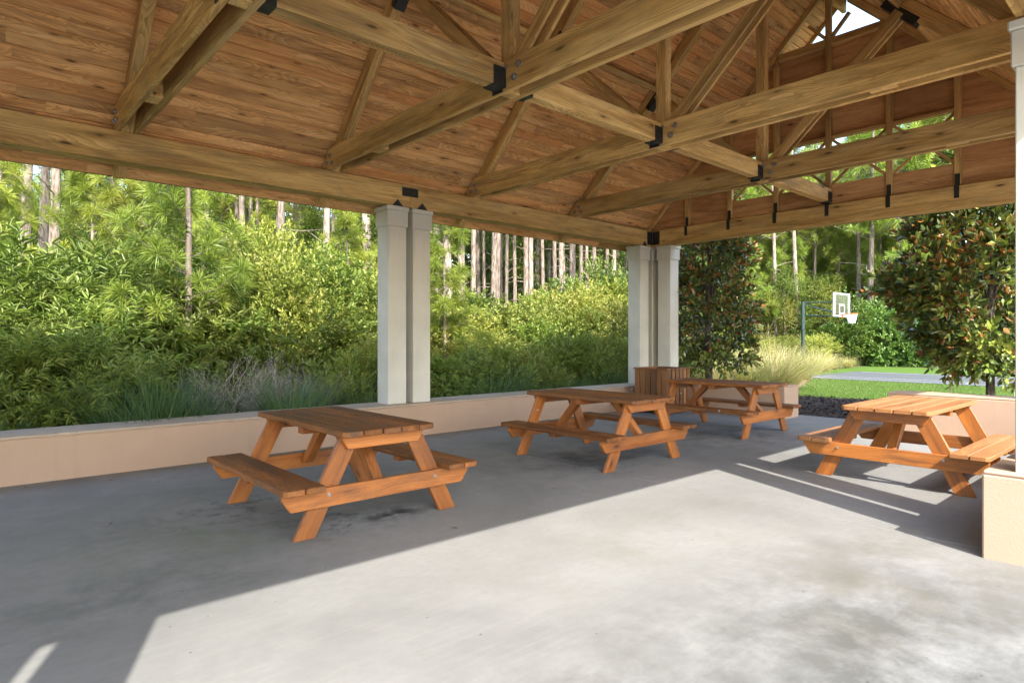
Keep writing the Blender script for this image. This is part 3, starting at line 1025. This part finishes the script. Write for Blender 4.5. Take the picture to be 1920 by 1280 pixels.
def pine_parts(H, z0, r0, blen, step, ntuft, k, ln, width=.011, lean=.1, whorl=4, dead=0):
    """trunk with branches (one mesh) and the needle crown"""
    m = MB()
    n = 12
    px, py = random.uniform(-lean, lean), random.uniform(-lean, lean)
    def ctr(z): q = z / H; return V((px * q + .06 * lean * math.sin(q * 5), py * q + .05 * lean * math.sin(q * 7 + 1), z))
    zs = [-.15] + [H * i / n for i in range(1, n + 1)]
    m.tube([ctr(z) for z in zs], [r0 * (1.12 if i == 0 else 1 - .8 * (z / H) ** 1.3) for i, z in enumerate(zs)], 10, .5)
    P, D = [], []
    z = z0
    while z < H - .2:
        q = (z - z0) / max(.1, H - z0)
        for b in range(whorl):
            if random.random() < .18: continue
            a = random.random() * 6.283
            L = blen * (1 - .72 * q) * random.uniform(.6, 1.15)
            up = random.uniform(.15, .55) + .4 * q
            p0 = ctr(z + random.uniform(-.15, .15))
            dr = V((math.cos(a), math.sin(a), up)).normalized()
            p1 = p0 + dr * L * .55
            p2 = p0 + dr * L + V((0, 0, .16 * L))
            br = max(.008, r0 * .16 * (1 - .6 * q))
            m.tube([p0, p1, p2], [br, br * .7, br * .4], 5, cap=False)
            nt_ = max(2, int(ntuft * (1 - .4 * q)))
            for t in range(nt_):
                s = .38 + .62 * (t + random.random() * .5) / nt_
                pp = p0.lerp(p1, s / .55) if s < .55 else p1.lerp(p2, (s - .55) / .45)
                if t == nt_ - 1: pp = p2
                off = V((random.uniform(-1, 1), random.uniform(-1, 1), random.uniform(-.1, .8))) * (.28 if t < nt_ - 1 else .02) * min(1.6, L)
                if off.length > .12:
                    m.tube([pp, pp + off], [br * .35, br * .25], 4, cap=False)
                P.append(pp + off)
                D.append((dr * .7 + off.normalized() * .8 + V((0, 0, .55))).normalized())
        z += step * random.uniform(.7, 1.3)
    P.append(ctr(H)); D.append(V((0, 0, 1)))
    for i in range(dead):
        zz = random.uniform(2.0, z0)
        a = random.random() * 6.283
        L = random.uniform(.5, 1.8)
        p0 = ctr(zz)
        dr = V((math.cos(a), math.sin(a), random.uniform(-.1, .4)))
        p1 = p0 + dr * L * .5 + V((0, 0, random.uniform(-.1, .2)))
        m.tube([p0, p1, p0 + dr * L], [.022, .016, .007], 5, cap=False)
    me = bpy.data.meshes.new('trunk')
    me.from_pydata(m.v, [], m.f)
    me.materials.append(M['bark'])
    set_tint(me, m.t)
    me.polygons.foreach_set('use_smooth', [True] * len(me.polygons))
    cr = needles_mesh('crown', np.array([tuple(p) for p in P]), np.array([tuple(d) for d in D]), k, ln, M['needle'], width)
    return [('trunk', me), ('crown', cr)]

def shrub_parts(Rad, H, ncl, cr, mat, ntwig, nleaf, tlen, L, W, droop=.2, up=.4, r0=.025, shell=.55, irregular=.28, z0=.1, trunk=None, names=('foliage', 'stem'), spread=1.0, nst=9):
    c = dome(ncl, Rad, H, z0, shell, irregular)
    rad = np.array([cr * random.uniform(.7, 1.3) for _ in c])
    f = foliage(names[0], c, rad, mat, ntwig, nleaf, tlen, L, W, droop, up, spread)
    s = stems_mesh(names[1], c, M['bark_dark'], r0, nst, 0, trunk)
    return [(names[0], f), (names[1], s)]

# --- one of each kind (two or three forms of the common ones)
LANCE = [shrub_parts(1.15, 2.0, 40, .42, M['lance'], 15, 16, .46, .155, .024, .5, .25, spread=.95) for _ in range(2)]
OVAL = [shrub_parts(1.15, 2.0, 46, .36, M['oval'], 18, 12, .30, .078, .040) for _ in range(2)]
DOVAL = [shrub_parts(1.15, 2.0, 46, .36, M['dark_oval'], 18, 12, .30, .082, .040) for _ in range(2)]
YOVAL = [shrub_parts(1.15, 2.0, 46, .34, M['yellow_oval'], 18, 12, .28, .072, .036, up=.6) for _ in range(2)]
HEDGE = [shrub_parts(1.25, 2.6, 40, .42, M['hedge'], 14, 9, .35, .14, .075) for _ in range(2)]
UNDER = [shrub_parts(2.3, 7.2, 56, .75, mt, 20, 11, .6, .15, .075, z0=.8, trunk=(.09, 4.2), names=('crown', 'trunk'), nst=16, irregular=.4) for mt in (M['dark_oval'], M['oval'], M['dark_oval'], M['yellow_oval'])]
YPINE = [pine_parts(7.6, 1.3, .075, 1.5, .42, 5, 110, .33, .0135), pine_parts(8.4, 1.6, .085, 1.7, .45, 5, 110, .33, .0135), pine_parts(6.4, 1.0, .06, 1.4, .4, 5, 110, .33, .0135)]
MPINE = [pine_parts(18, 9.5, .17, 3.0, .8, 7, 46, .38, .022, .5, 4, 7), pine_parts(17, 8.2, .16, 2.8, .75, 7, 46, .38, .022, .4, 4, 9), pine_parts(19, 10.5, .18, 3.0, .8, 7, 46, .38, .022, .6, 4, 5)]

def rr(a, b): return random.uniform(a, b)
def u_of(x, y):
    d = x * math.cos(PHI) + y * math.sin(PHI)
    return 960 + F * (x * math.sin(PHI) - y * math.cos(PHI)) / d, d

# --- thicket behind the long wall: rows of shrubs whose tops follow the hedge's skyline
SKY = [(-400, 470), (0, 500), (120, 505), (330, 480), (400, 500), (450, 450), (590, 448), (640, 520), (720, 520), (800, 575), (900, 572), (1000, 560), (1080, 530), (1180, 512), (1400, 500)]
def skyline(u):
    for (a, va), (b, vb) in zip(SKY[:-1], SKY[1:]):
        if a <= u <= b: return va + (vb - va) * (u - a) / (b - a)
    return 500
SH = {
 'lance': (LANCE, 'narrow_leaf_shrub', 'light green shrub with long narrow drooping leaves behind the left end of the wall', 'shrub', 'narrow leaved shrubs behind the wall'),
 'oval': (OVAL, 'leafy_shrub', 'mid green small leaved shrub in the thicket beyond the long wall', 'shrub', 'mid green shrubs of the thicket'),
 'dark': (DOVAL, 'leafy_shrub', 'dark green small leaved shrub in the thicket beyond the long wall', 'shrub', 'dark green shrubs of the thicket'),
 'yellow': (YOVAL, 'leafy_shrub', 'yellowish green fine leaved shrub in the thicket beyond the long wall', 'shrub', 'yellow green shrubs of the thicket'),
}
for row, (yy, step, frac) in enumerate(((10.5, .95, .50), (12.5, 1.15, .68), (13.9, 1.4, .90), (15.8, 1.9, 1.04))):
    x = -2.2 - row * .6
    while x < 20:
        px, py = x + rr(-.3, .3), yy + (rr(-.35, .35) if row else rr(-.05, .25))
        x += step
        u, d = u_of(px, py)
        if u > 1235 or (px > 11.5 and py < 10.2): continue
        if row < 2 and abs(u - 355) < 30 or row == 0 and 385 < u < 660: continue
        top = 1.55 + (633 - skyline(u)) * d / F
        H = top * frac * rr(.88, 1.06) - GZ
        if row == 0 and u > 330: kind = random.choice(('yellow', 'oval'))
        elif u < 330: kind = 'lance' if (row < 2 or random.random() < .6) else 'oval'
        elif u < 420: kind = 'lance' if row == 0 else 'dark'
        elif u < 740: kind = random.choice(('oval', 'dark', 'oval', 'yellow'))
        else: kind = random.choice(('yellow', 'yellow', 'oval')) if row < 3 else random.choice(('dark', 'oval'))
        forms, nm_, lab, cat, grp = SH[kind]
        w_ = rr(.9, 1.15) * (.78 if row == 0 else 1.15 if row == 1 else 1.4)
        plant(nm_, random.choice(forms), px, py, GZ, rr(0, 6.28), (w_, w_, H / 2.05), lab, cat, grp)

SEEN = [(82, 21), (523, 21.5), (606, 20.5), (694, 22), (845, 21.5), (921, 27), (955, 38), (985, 30), (1009, 34), (1050, 31), (1076, 29), (1126, 36), (1150, 34), (460, 25), (210, 24), (885, 33)]
def open_to(u, d, rad):
    return all(dt < d + .5 or abs(u - ut) > rad * F / d for ut, dt in SEEN)
# --- young pines that stand out
yp = [(355, 11.2, 0, .95, 'young pine with star shaped needle tufts and a thin reddish trunk'),
      (262, 16.0, 1, .95, 'bright green young pine just left of the star tufted one'),
      (172, 17.0, 0, .9, 'young pine beside the twin pale trunks, full of light green needles'),
      (-5, 15.0, 1, .9, 'young pine at the far left edge, left of the twin trunks'),
      (835, 14.6, 2, .78, 'slim bright young pine right of the middle column pair'),
      (655, 18.0, 1, .75, 'young pine left of the middle column pair, in front of a pale trunk')]
for u, d, k, s, lab in yp:
    x, y = spot(u, d)
    plant('young_pine', YPINE[k], x, y, GZ, rr(0, 6.28), s, lab, 'pine tree')
for u, d, s in ((-120, 17, 1.1), (90, 20, 1.2), (215, 22, 1.2), (300, 19, 1.1), (430, 22, 1.15), (120, 26, 1.4), (-30, 24, 1.3), (520, 26, 1.3), (360, 25, 1.4), (760, 24, 1.1), (1165, 30, 1.2)):
    if not open_to(u, d, .55 * s): continue
    x, y = spot(u, d)
    plant('young_pine', random.choice(YPINE), x, y, GZ, rr(0, 6.28), s, 'young bright needled pine crowded in the wood above the thicket', 'pine tree', 'young pines in the wood')
for u, d, s in ((1390, 42, 1.6), (1425, 48, 1.8), (1470, 44, 1.7), (1530, 50, 1.9), (1570, 46, 1.7), (1640, 50, 1.9), (1690, 47, 1.8), (1745, 52, 1.9), (1350, 46, 1.8), (1600, 56, 2.1), (1780, 48, 1.7), (1850, 50, 1.9), (1500, 58, 2.1), (1310, 50, 1.9)):
    x, y = spot(u, d)
    plant('young_pine', random.choice(YPINE), x, y, GZ, rr(0, 6.28), (s * .9, s * .9, s), 'yellowish green pine in the wood beyond the ball court', 'pine tree', 'pines beyond the court')

for u, d, s in ((-200, 22, 1.3), (-90, 28, 1.5), (40, 30, 1.6), (170, 30, 1.7), (270, 31, 1.6), (420, 32, 1.7), (480, 36, 1.8), (600, 34, 1.7), (700, 36, 1.8), (560, 40, 2), (800, 40, 1.9), (900, 42, 2.0), (990, 46, 2.1), (1080, 42, 2.0), (1180, 46, 2.1), (300, 42, 2.1), (150, 40, 2.1), (0, 40, 2.0), (-130, 38, 2.0)):
    if not open_to(u, d, .55 * s): continue
    x, y = spot(u, d)
    plant('young_pine', random.choice(YPINE), x, y, GZ, rr(0, 6.28), s, 'young bright needled pine crowded in the wood above the thicket', 'pine tree', 'young pines in the wood')
for u, d, s in ((1690, 41, 2.5), (1735, 43, 2.6), (1770, 40, 2.5), (1650, 46, 2.6)):
    x, y = spot(u, d)
    plant('young_pine', random.choice(YPINE), x, y, GZ, rr(0, 6.28), (s * .75, s * .75, s), 'yellowish green pine in the wood beyond the ball court', 'pine tree', 'pines beyond the court')
for i in range(30):
    u, d = 1260 + i * 22 + rr(-8, 8), rr(45, 62)
    x, y = spot(u, d)
    s = d / 62 * rr(2.4, 3.1)
    plant('young_pine', random.choice(YPINE), x, y, GZ, rr(0, 6.28), (s * .8, s * .8, s), 'yellowish green pine in the wood beyond the ball court', 'pine tree', 'pines beyond the court')
# --- tall pines: (photo column, depth, girth, label)
tall = [(72, 21.5, 1.0, 'left of the twin pale pine trunks near the left edge'),
        (91, 21.0, 1.15, 'right and thicker of the twin pale pine trunks near the left edge'),
        (45, 20.0, 1.0, 'grey pine trunk just left of the twin pale trunks'),
        (523, 21.5, .85, 'straight pine trunk rising behind the golden topped shrub'),
        (606, 20.5, .75, 'dark slender pine trunk between the golden shrub and the column pair'),
        (694, 22.0, .95, 'pale pine trunk close to the left side of the middle columns'),
        (845, 21.5, .95, 'pale pine trunk just right of the middle column pair'),
        (1455, 42, .95, 'slim straight pine trunk above the pale grass clump, left of the hoop'),
        (1497, 43, 1.0, 'slim pine trunk right behind the hoop post'),
        (1610, 44, 1.1, 'pine trunk beyond the backboard, thinner of two'),
        (1632, 42, 1.35, 'thick rough pine trunk between the backboard and the magnolia')]
for i, (u, d, g, lab) in enumerate(tall):
    x, y = spot(u, d)
    plant('pine_tree', MPINE[i % 3], x, y, GZ, rr(0, 6.28), (g, g, 1.0), lab, 'pine tree')
more = [(173, 27, .8), (210, 24, .9), (455, 25, .85), (475, 28, .8), (-60, 25, 1), (-140, 22, 1), (815, 27, 1), (872, 30, .8), (885, 29, .8), (900, 32, .9), (921, 27, .9), (928, 27.5, 1.0), (955, 38, .8), (985, 30, 1.0),
        (1009, 34, .9), (1034, 36, .9), (1050, 31, 1.0), (1061, 33, 1.0), (1076, 29, 1.0), (1126, 36, 1.1), (1140, 40, 1), (1160, 34, 1.0), (860, 40, .9), (905, 44, 1), (970, 46, 1), (1100, 45, 1.1), (1190, 40, 1), (395, 31, .9), (565, 32, .9), (640, 30, .8), (742, 30, .9), (780, 34, .9), (265, 33, 1), (20, 32, 1)]
more += [(805, 29, .7), (826, 33, .65), (866, 26, .7), (910, 30, .65), (938, 33, .75), (947, 29, .6), (968, 31, .7), (997, 27, .7), (1021, 30, .65), (1043, 28, .7), (1068, 31, .75), (1088, 28, .65), (1104, 32, .75), (1118, 30, .7), (1134, 33, .75), (1152, 30, .7), (1170, 33, .75), (440, 27, .6), (487, 26, .65), (548, 27, .6), (622, 26, .6)]
for i, (u, d, g) in enumerate(more):
    x, y = spot(u, d)
    plant('pine_tree', MPINE[i % 3], x, y, GZ, rr(0, 6.28), (g * .95, g * .95, rr(.92, 1.08)), 'slender grey pine trunk among many in the wood behind the thicket', 'pine tree', 'pine trunks in the wood')
for i, (u, d, g) in enumerate([(1390, 47, .9), (1425, 50, .9), (1480, 52, 1), (1525, 46, .9), (1555, 54, 1), (1580, 58, 1), (1665, 55, 1), (1705, 50, 1.1), (1740, 56, 1.1), (1800, 52, 1.1), (1340, 52, 1), (1280, 48, 1), (1860, 56, 1.1), (1620, 62, 1.2), (1510, 66, 1.2)]):
    x, y = spot(u, d)
    plant('pine_tree', MPINE[(i + 1) % 3], x, y, GZ, rr(0, 6.28), (g * .95, g * .95, rr(.9, 1.1)), 'slender pine trunk in the wood beyond the ball court', 'pine tree', 'pine trunks beyond the court')

# --- broadleaf trees filling the wood
UL = 'dark leafy tree filling the wood between the pine trunks'
for d0, n, a, b, s in ((24, 11, -260, 800, .85), (29, 13, -200, 1290, .95), (36, 14, -200, 1300, 1.15), (46, 15, -220, 1260, 1.55), (58, 16, -250, 1330, 2.0)):
    for i in range(n):
        u = a + (b - a) * (i + rr(.1, .9)) / n
        if not open_to(u, d0, .9 * s): continue
        x, y = spot(u, d0 + rr(-1.6, 1.6))
        sz = s * rr(.85, 1.15)
        plant('broadleaf_tree', UNDER[random.choice((0, 1, 2, 1))], x, y, GZ, rr(0, 6.28), (sz, sz, sz * rr(.85, 1.1)), UL, 'tree', 'leafy trees of the wood')
for d0, n, a, b, s in ((43, 9, 1270, 1900, .75), (50, 10, 1250, 1960, 1.0), (60, 11, 1230, 1990, 1.5), (74, 11, 1200, 2000, 2.1)):
    for i in range(n):
        u = a + (b - a) * (i + rr(.1, .9)) / n
        x, y = spot(u, d0 + rr(-1.6, 1.6))
        sz = s * rr(.8, 1.1)
        plant('broadleaf_tree', UNDER[random.choice((0, 1, 3, 3, 2))], x, y, GZ, rr(0, 6.28), (sz, sz, sz * rr(.85, 1.1)), 'leafy tree in the wood beyond the ball court', 'tree', 'leafy trees beyond the court')
for u, d, s, k, lab in ((1545, 41.5, .72, 1, 'large grey green leafy tree behind the backboard arm'), (1440, 41, .62, 3, 'light green leafy tree behind the grass clump and magnolia')):
    x, y = spot(u, d)
    plant('broadleaf_tree', UNDER[k], x, y, GZ, rr(0, 6.28), s, lab, 'tree')

# --- hedge behind the court
for i, (u, d) in enumerate(((1570, 38.5), (1606, 38.0), (1642, 37.6), (1678, 37.2), (1716, 36.8), (1756, 36.5), (1798, 36.2), (1842, 36), (1890, 36), (1590, 40), (1628, 39.8), (1664, 39.6), (1702, 39))):
    x, y = spot(u, d)
    h = (1.15 if i < 9 else 1.45) * rr(.92, 1.08)
    if i == 0: h *= .8
    plant('hedge_shrub', HEDGE[i % 2], x, y, GZ, rr(0, 6.28), (1.15, 1.15, h), 'dense dark glossy shrub in the hedge behind the ball court', 'shrub', 'hedge shrubs behind the court')
for u, d, s in ((1415, 33, .8), (1450, 34, .75), (1480, 35, .8), (1520, 36.5, .8), (1540, 37.5, .85), (1385, 31, .9), (1345, 29, 1.0), (1300, 27, 1.1), (1255, 24, 1.2), (1262, 30, 1.5)):
    x, y = spot(u, d)
    plant('leafy_shrub', YOVAL[int(u) % 2], x, y, GZ, rr(0, 6.28), (1.2 * s, 1.2 * s, s), 'low yellow green shrub near the hoop post behind the pale grass', 'shrub', 'low shrubs near the hoop')

# --- magnolias
def magnolia_parts(Rad, H, ncl, trunk, L=.17, W=.075, z0=.55, cr=.42, ntw=13, nst=18, irregular=.3, low=.75):
    c = dome(ncl, Rad, H, z0, .5, irregular)
    c[:, 0] *= 1; 
    for i in range(len(c)):                             # conical crown
        q = (c[i, 2] - z0) / (H - z0)
        f = (1.08 - .62 * q) * min(1, low + q * 1.8)
        c[i, 0] *= f; c[i, 1] *= f
    rad = np.array([cr * random.uniform(.7, 1.3) for _ in c])
    cm = foliage('crown', c, rad, M['magnolia'], ntw, 10, .26, L, W, .12, .5, 1.0, None, .18, 1.1)
    sm = stems_mesh('trunk', c, M['bark_dark'], .028, nst, 0, trunk)
    return [('crown', cm), ('trunk', sm)]
x, y = spot(1330, 15.6)
plant('magnolia_tree', magnolia_parts(1.28, 5.8, 92, (.085, 3.2), .16, .068, 1.05, .40, 15, 12), x, y, GZ, 1.0, 1, 'dark glossy magnolia with a short trunk beside the corner columns', 'tree')
x, y = spot(1858, 12.3)
plant('magnolia_tree', magnolia_parts(1.75, 5.8, 135, (.07, 3.0), .18, .082, 1.15, .40, 13, 14, .45, .42), x, y, GZ, 2.2, 1, 'large magnolia with rusty leaf undersides by the sunlit table', 'tree')

# --- grasses
def grass_parts(n, ln, lean, spread, mat, width=.012, seg=4):
    vs, loops, tint = [], [], []
    a = RNG.random(n) * 6.283
    r = spread * np.sqrt(RNG.random(n))
    a2 = a + RNG.normal(size=n) * .5
    L = ln * RNG.uniform(.55, 1.15, n)
    th0 = lean * RNG.uniform(.05, .75, n)
    bend = lean * RNG.uniform(.5, 1.5, n)
    base = np.stack([np.cos(a) * r, np.sin(a) * r, np.zeros(n)], 1)
    hd = np.stack([np.cos(a2), np.sin(a2), np.zeros(n)], 1)
    side = np.stack([-np.sin(a2 + RNG.normal(size=n) * .8), np.cos(a2), np.zeros(n)], 1)
    P = base.copy()
    v = np.empty((n, (seg + 1) * 2, 3))
    for s in range(seg + 1):
        q = s / seg
        wd = width * (1 - q ** 2 * .92) * .5
        v[:, s * 2] = P - side * wd
        v[:, s * 2 + 1] = P + side * wd
        th = th0 + bend * q
        P = P + (hd * np.sin(th)[:, None] + np.array([0, 0, 1]) * np.cos(th)[:, None]) * (L / seg)[:, None]
    k = (seg + 1) * 2
    pat = np.concatenate([[2 * s, 2 * s + 1, 2 * s + 3, 2 * s + 2] for s in range(seg)])
    loops = (np.arange(n)[:, None] * k + pat[None]).ravel()
    return np_mesh('blades', v.reshape(-1, 3), loops, np.full(n * seg, 4), mat, np.repeat(RNG.random(n) * .99, seg))
DARKG = [grass_parts(520, 1.15, .85, .2, M['blade'], .011) for _ in range(3)]
PALEG = [grass_parts(900, 1.75, 1.15, .28, M['pale_blade'], .012, 5) for _ in range(2)]
def grass(me, x, y, s, label, group, rz=None):
    o = bpy.data.objects.new('ornamental_grass', me)
    o.location = (x, y, GZ); o.rotation_euler = (0, 0, rr(0, 6.28)); o.scale = s
    COL.objects.link(o)
    tag(o, label, 'grass clump', group)
gi = 0
for x, s in ((.5, .75), (1.75, 1.0), (2.1, 1.2), (2.5, 1.0), (3.95, 1.1), (4.25, 1.0), (5.25, .95), (6.3, .6), (7.9, .95), (8.35, 1.05), (8.8, .9), (9.9, .9), (10.35, .8), (11.3, 1.0), (11.8, .9)):
    grass(DARKG[gi % 3], x, 9.55 + rr(-.1, .15), (s, s, s * rr(.9, 1.1)), 'dark green fine bladed grass clump along the outside of the long wall', 'dark grass clumps along the wall')
    gi += 1
for u, d, s in ((1450, 19.0, 1.08), (1415, 18.6, 1.0), (1476, 20.5, .95), (1385, 19.0, .9), (1352, 18.5, .8), (1432, 21.5, 1.05), (1508, 25, .8), (1300, 18.0, .7)):
    x, y = spot(u, d)
    grass(PALEG[gi % 2], x, y, (s, s, s), 'big arching pale straw coloured grass clump between magnolia and lawn' if u == 1450 else 'arching pale yellow green grass clump around the large straw coloured one', None if u == 1450 else 'pale grass clumps')
    gi += 1
for u, d, s in ((1528, 29.5, .85), (1548, 31, .7), (1565, 33, .55), (1590, 34.5, .5), (1475, 27, .9)):
    x, y = spot(u, d)
    grass(PALEG[gi % 2], x, y, (s, s, s), 'small straw coloured grass clump near the hoop post', 'small grass clumps near the hoop')
    gi += 1

# --- bare dead shrubs at the thicket's foot
def dead_parts(n, H):
    m = MB()
    def grow(p, d, L, r, lev):
        q = p + d * L
        mid = p.lerp(q, .5) + V((rr(-1, 1), rr(-1, 1), rr(-1, 1))) * L * .08
        m.tube([p, mid, q], [r, r * .8, r * .55], 4, cap=False)
        if lev == 0: return
        for i in range(3):
            nd = (d + V((rr(-1, 1), rr(-1, 1), rr(-.5, .8))) * .75).normalized()
            grow(mid.lerp(q, i / 2), nd, L * rr(.5, .8), r * .55, lev - 1)
    for i in range(n):
        a = rr(0, 6.28)
        grow(V((rr(-.15, .15), rr(-.15, .15), -.05)), V((math.cos(a) * .6, math.sin(a) * .6, rr(.6, 1.2))).normalized(), H * rr(.35, .5), .012, 3)
    me = bpy.data.meshes.new('bare_branches')
    me.from_pydata(m.v, [], m.f); me.materials.append(M['twig']); set_tint(me, m.t)
    return me
random.seed(21)
DEAD = dead_parts(13, 1.75)
for u, d, s, lab in ((430, 9.95, 1.0, 'bare grey dead shrub left of the nearest dark grass by the wall'), (540, 10.6, .9, 'bare grey dead shrub behind the nearest picnic table'), (600, 10.9, .75, 'small bare dead shrub nearer the column pair'), (480, 10.3, .85, 'low bare dead shrub between two larger bare ones')):
    x, y = spot(u, d)
    o = bpy.data.objects.new('dead_shrub', DEAD)
    o.location = (x, y, GZ); o.rotation_euler = (0, 0, rr(0, 6.28)); o.scale = (s, s, s)
    COL.objects.link(o)
    tag(o, lab, 'dead shrub')

# --- lawn blades and mulch chips (uncountable)
n = 60000
X = RNG.uniform(17.9, 26.3, n); Y_ = RNG.uniform(-4, 10.5, n)
keep = Y_ < np.minimum(6.5 + (X - 17.8) * 4, 8.0 + (X - 18.2) * .38)
X, Y_ = X[keep], Y_[keep]; n = len(X)
P = np.stack([X, Y_, np.full(n, GZ + .008)], 1)
D = RNG.normal(size=(n, 3)) * .45; D[:, 2] = 1
D = nrm(D); S = nrm(np.cross(D, RNG.normal(size=(n, 3))))
h = RNG.uniform(.03, .075, n)[:, None]
v = np.stack([P - S * .006, P + S * .006, P + D * h], 1)
me = np_mesh('grass', v.reshape(-1, 3), np.arange(n * 3), np.full(n, 3), M['lawn_blade'], RNG.random(n) * .99)
o = bpy.data.objects.new('grass', me); COL.objects.link(o); tag(o, 'short bright green mown lawn grass beyond the dark mulch', 'grass', None, 'stuff')
n = 9000
P = np.stack([RNG.uniform(12.85, 17.9, n), RNG.uniform(.5, 8.2, n), GZ + .052 + RNG.random(n) * .03], 1)
D = RNG.normal(size=(n, 3)); D[:, 2] *= .3
me = leaf_mesh('bark_mulch', P, D, np.array([0, 0, 1.0]) + RNG.normal(size=(n, 3)) * .4, RNG.uniform(.04, .12, n), RNG.uniform(.02, .05, n), M['mulch'], RNG.random(n), .1, 0)
o = bpy.data.objects.new('bark_mulch', me); COL.objects.link(o); tag(o, 'dark brown bark mulch between the floor edge and lawn', 'mulch', None, 'stuff')

# --- dry leaves on the floor
M['dry'] = leaf_mat('dry_leaf', [(.10, .05, .02), (.17, .09, .035), (.24, .14, .06), (.3, .2, .09)], .7, .1)
one = leaf_mesh('fallen_leaf', np.array([[0, 0, .006]]), np.array([[1.0, 0, .1]]), np.array([[0, 0, 1.0]]), np.array([.06]), np.array([.022]), M['dry'], np.array([.3]), .3, .0)
for x, y, a in ((1.3, 7.98, .3), (2.0, 8.1, 2), (4.1, 8.2, 1), (1.0, 6.1, .8), (3.1, 4.1, 2.5), (5.4, 8.2, .4), (7.6, 7.6, 1.4), (8.6, 6.9, 2), (.6, 8.2, .9), (2.9, 8.28, 1.9), (3.5, 8.1, .2), (4.9, 8.25, 2.8), (6.4, 8.3, 1.1), (8.9, 8.2, .6), (1.7, 7.5, 2.2), (5.1, 6.9, 1.6), (4.6, 4.5, .5)):
    o = bpy.data.objects.new('fallen_leaf', one); o.location = (x, y, .001); o.rotation_euler = (0, 0, a)
    COL.objects.link(o); tag(o, 'small dry brown leaf lying on the concrete floor', 'leaf', 'dry leaves on the floor')
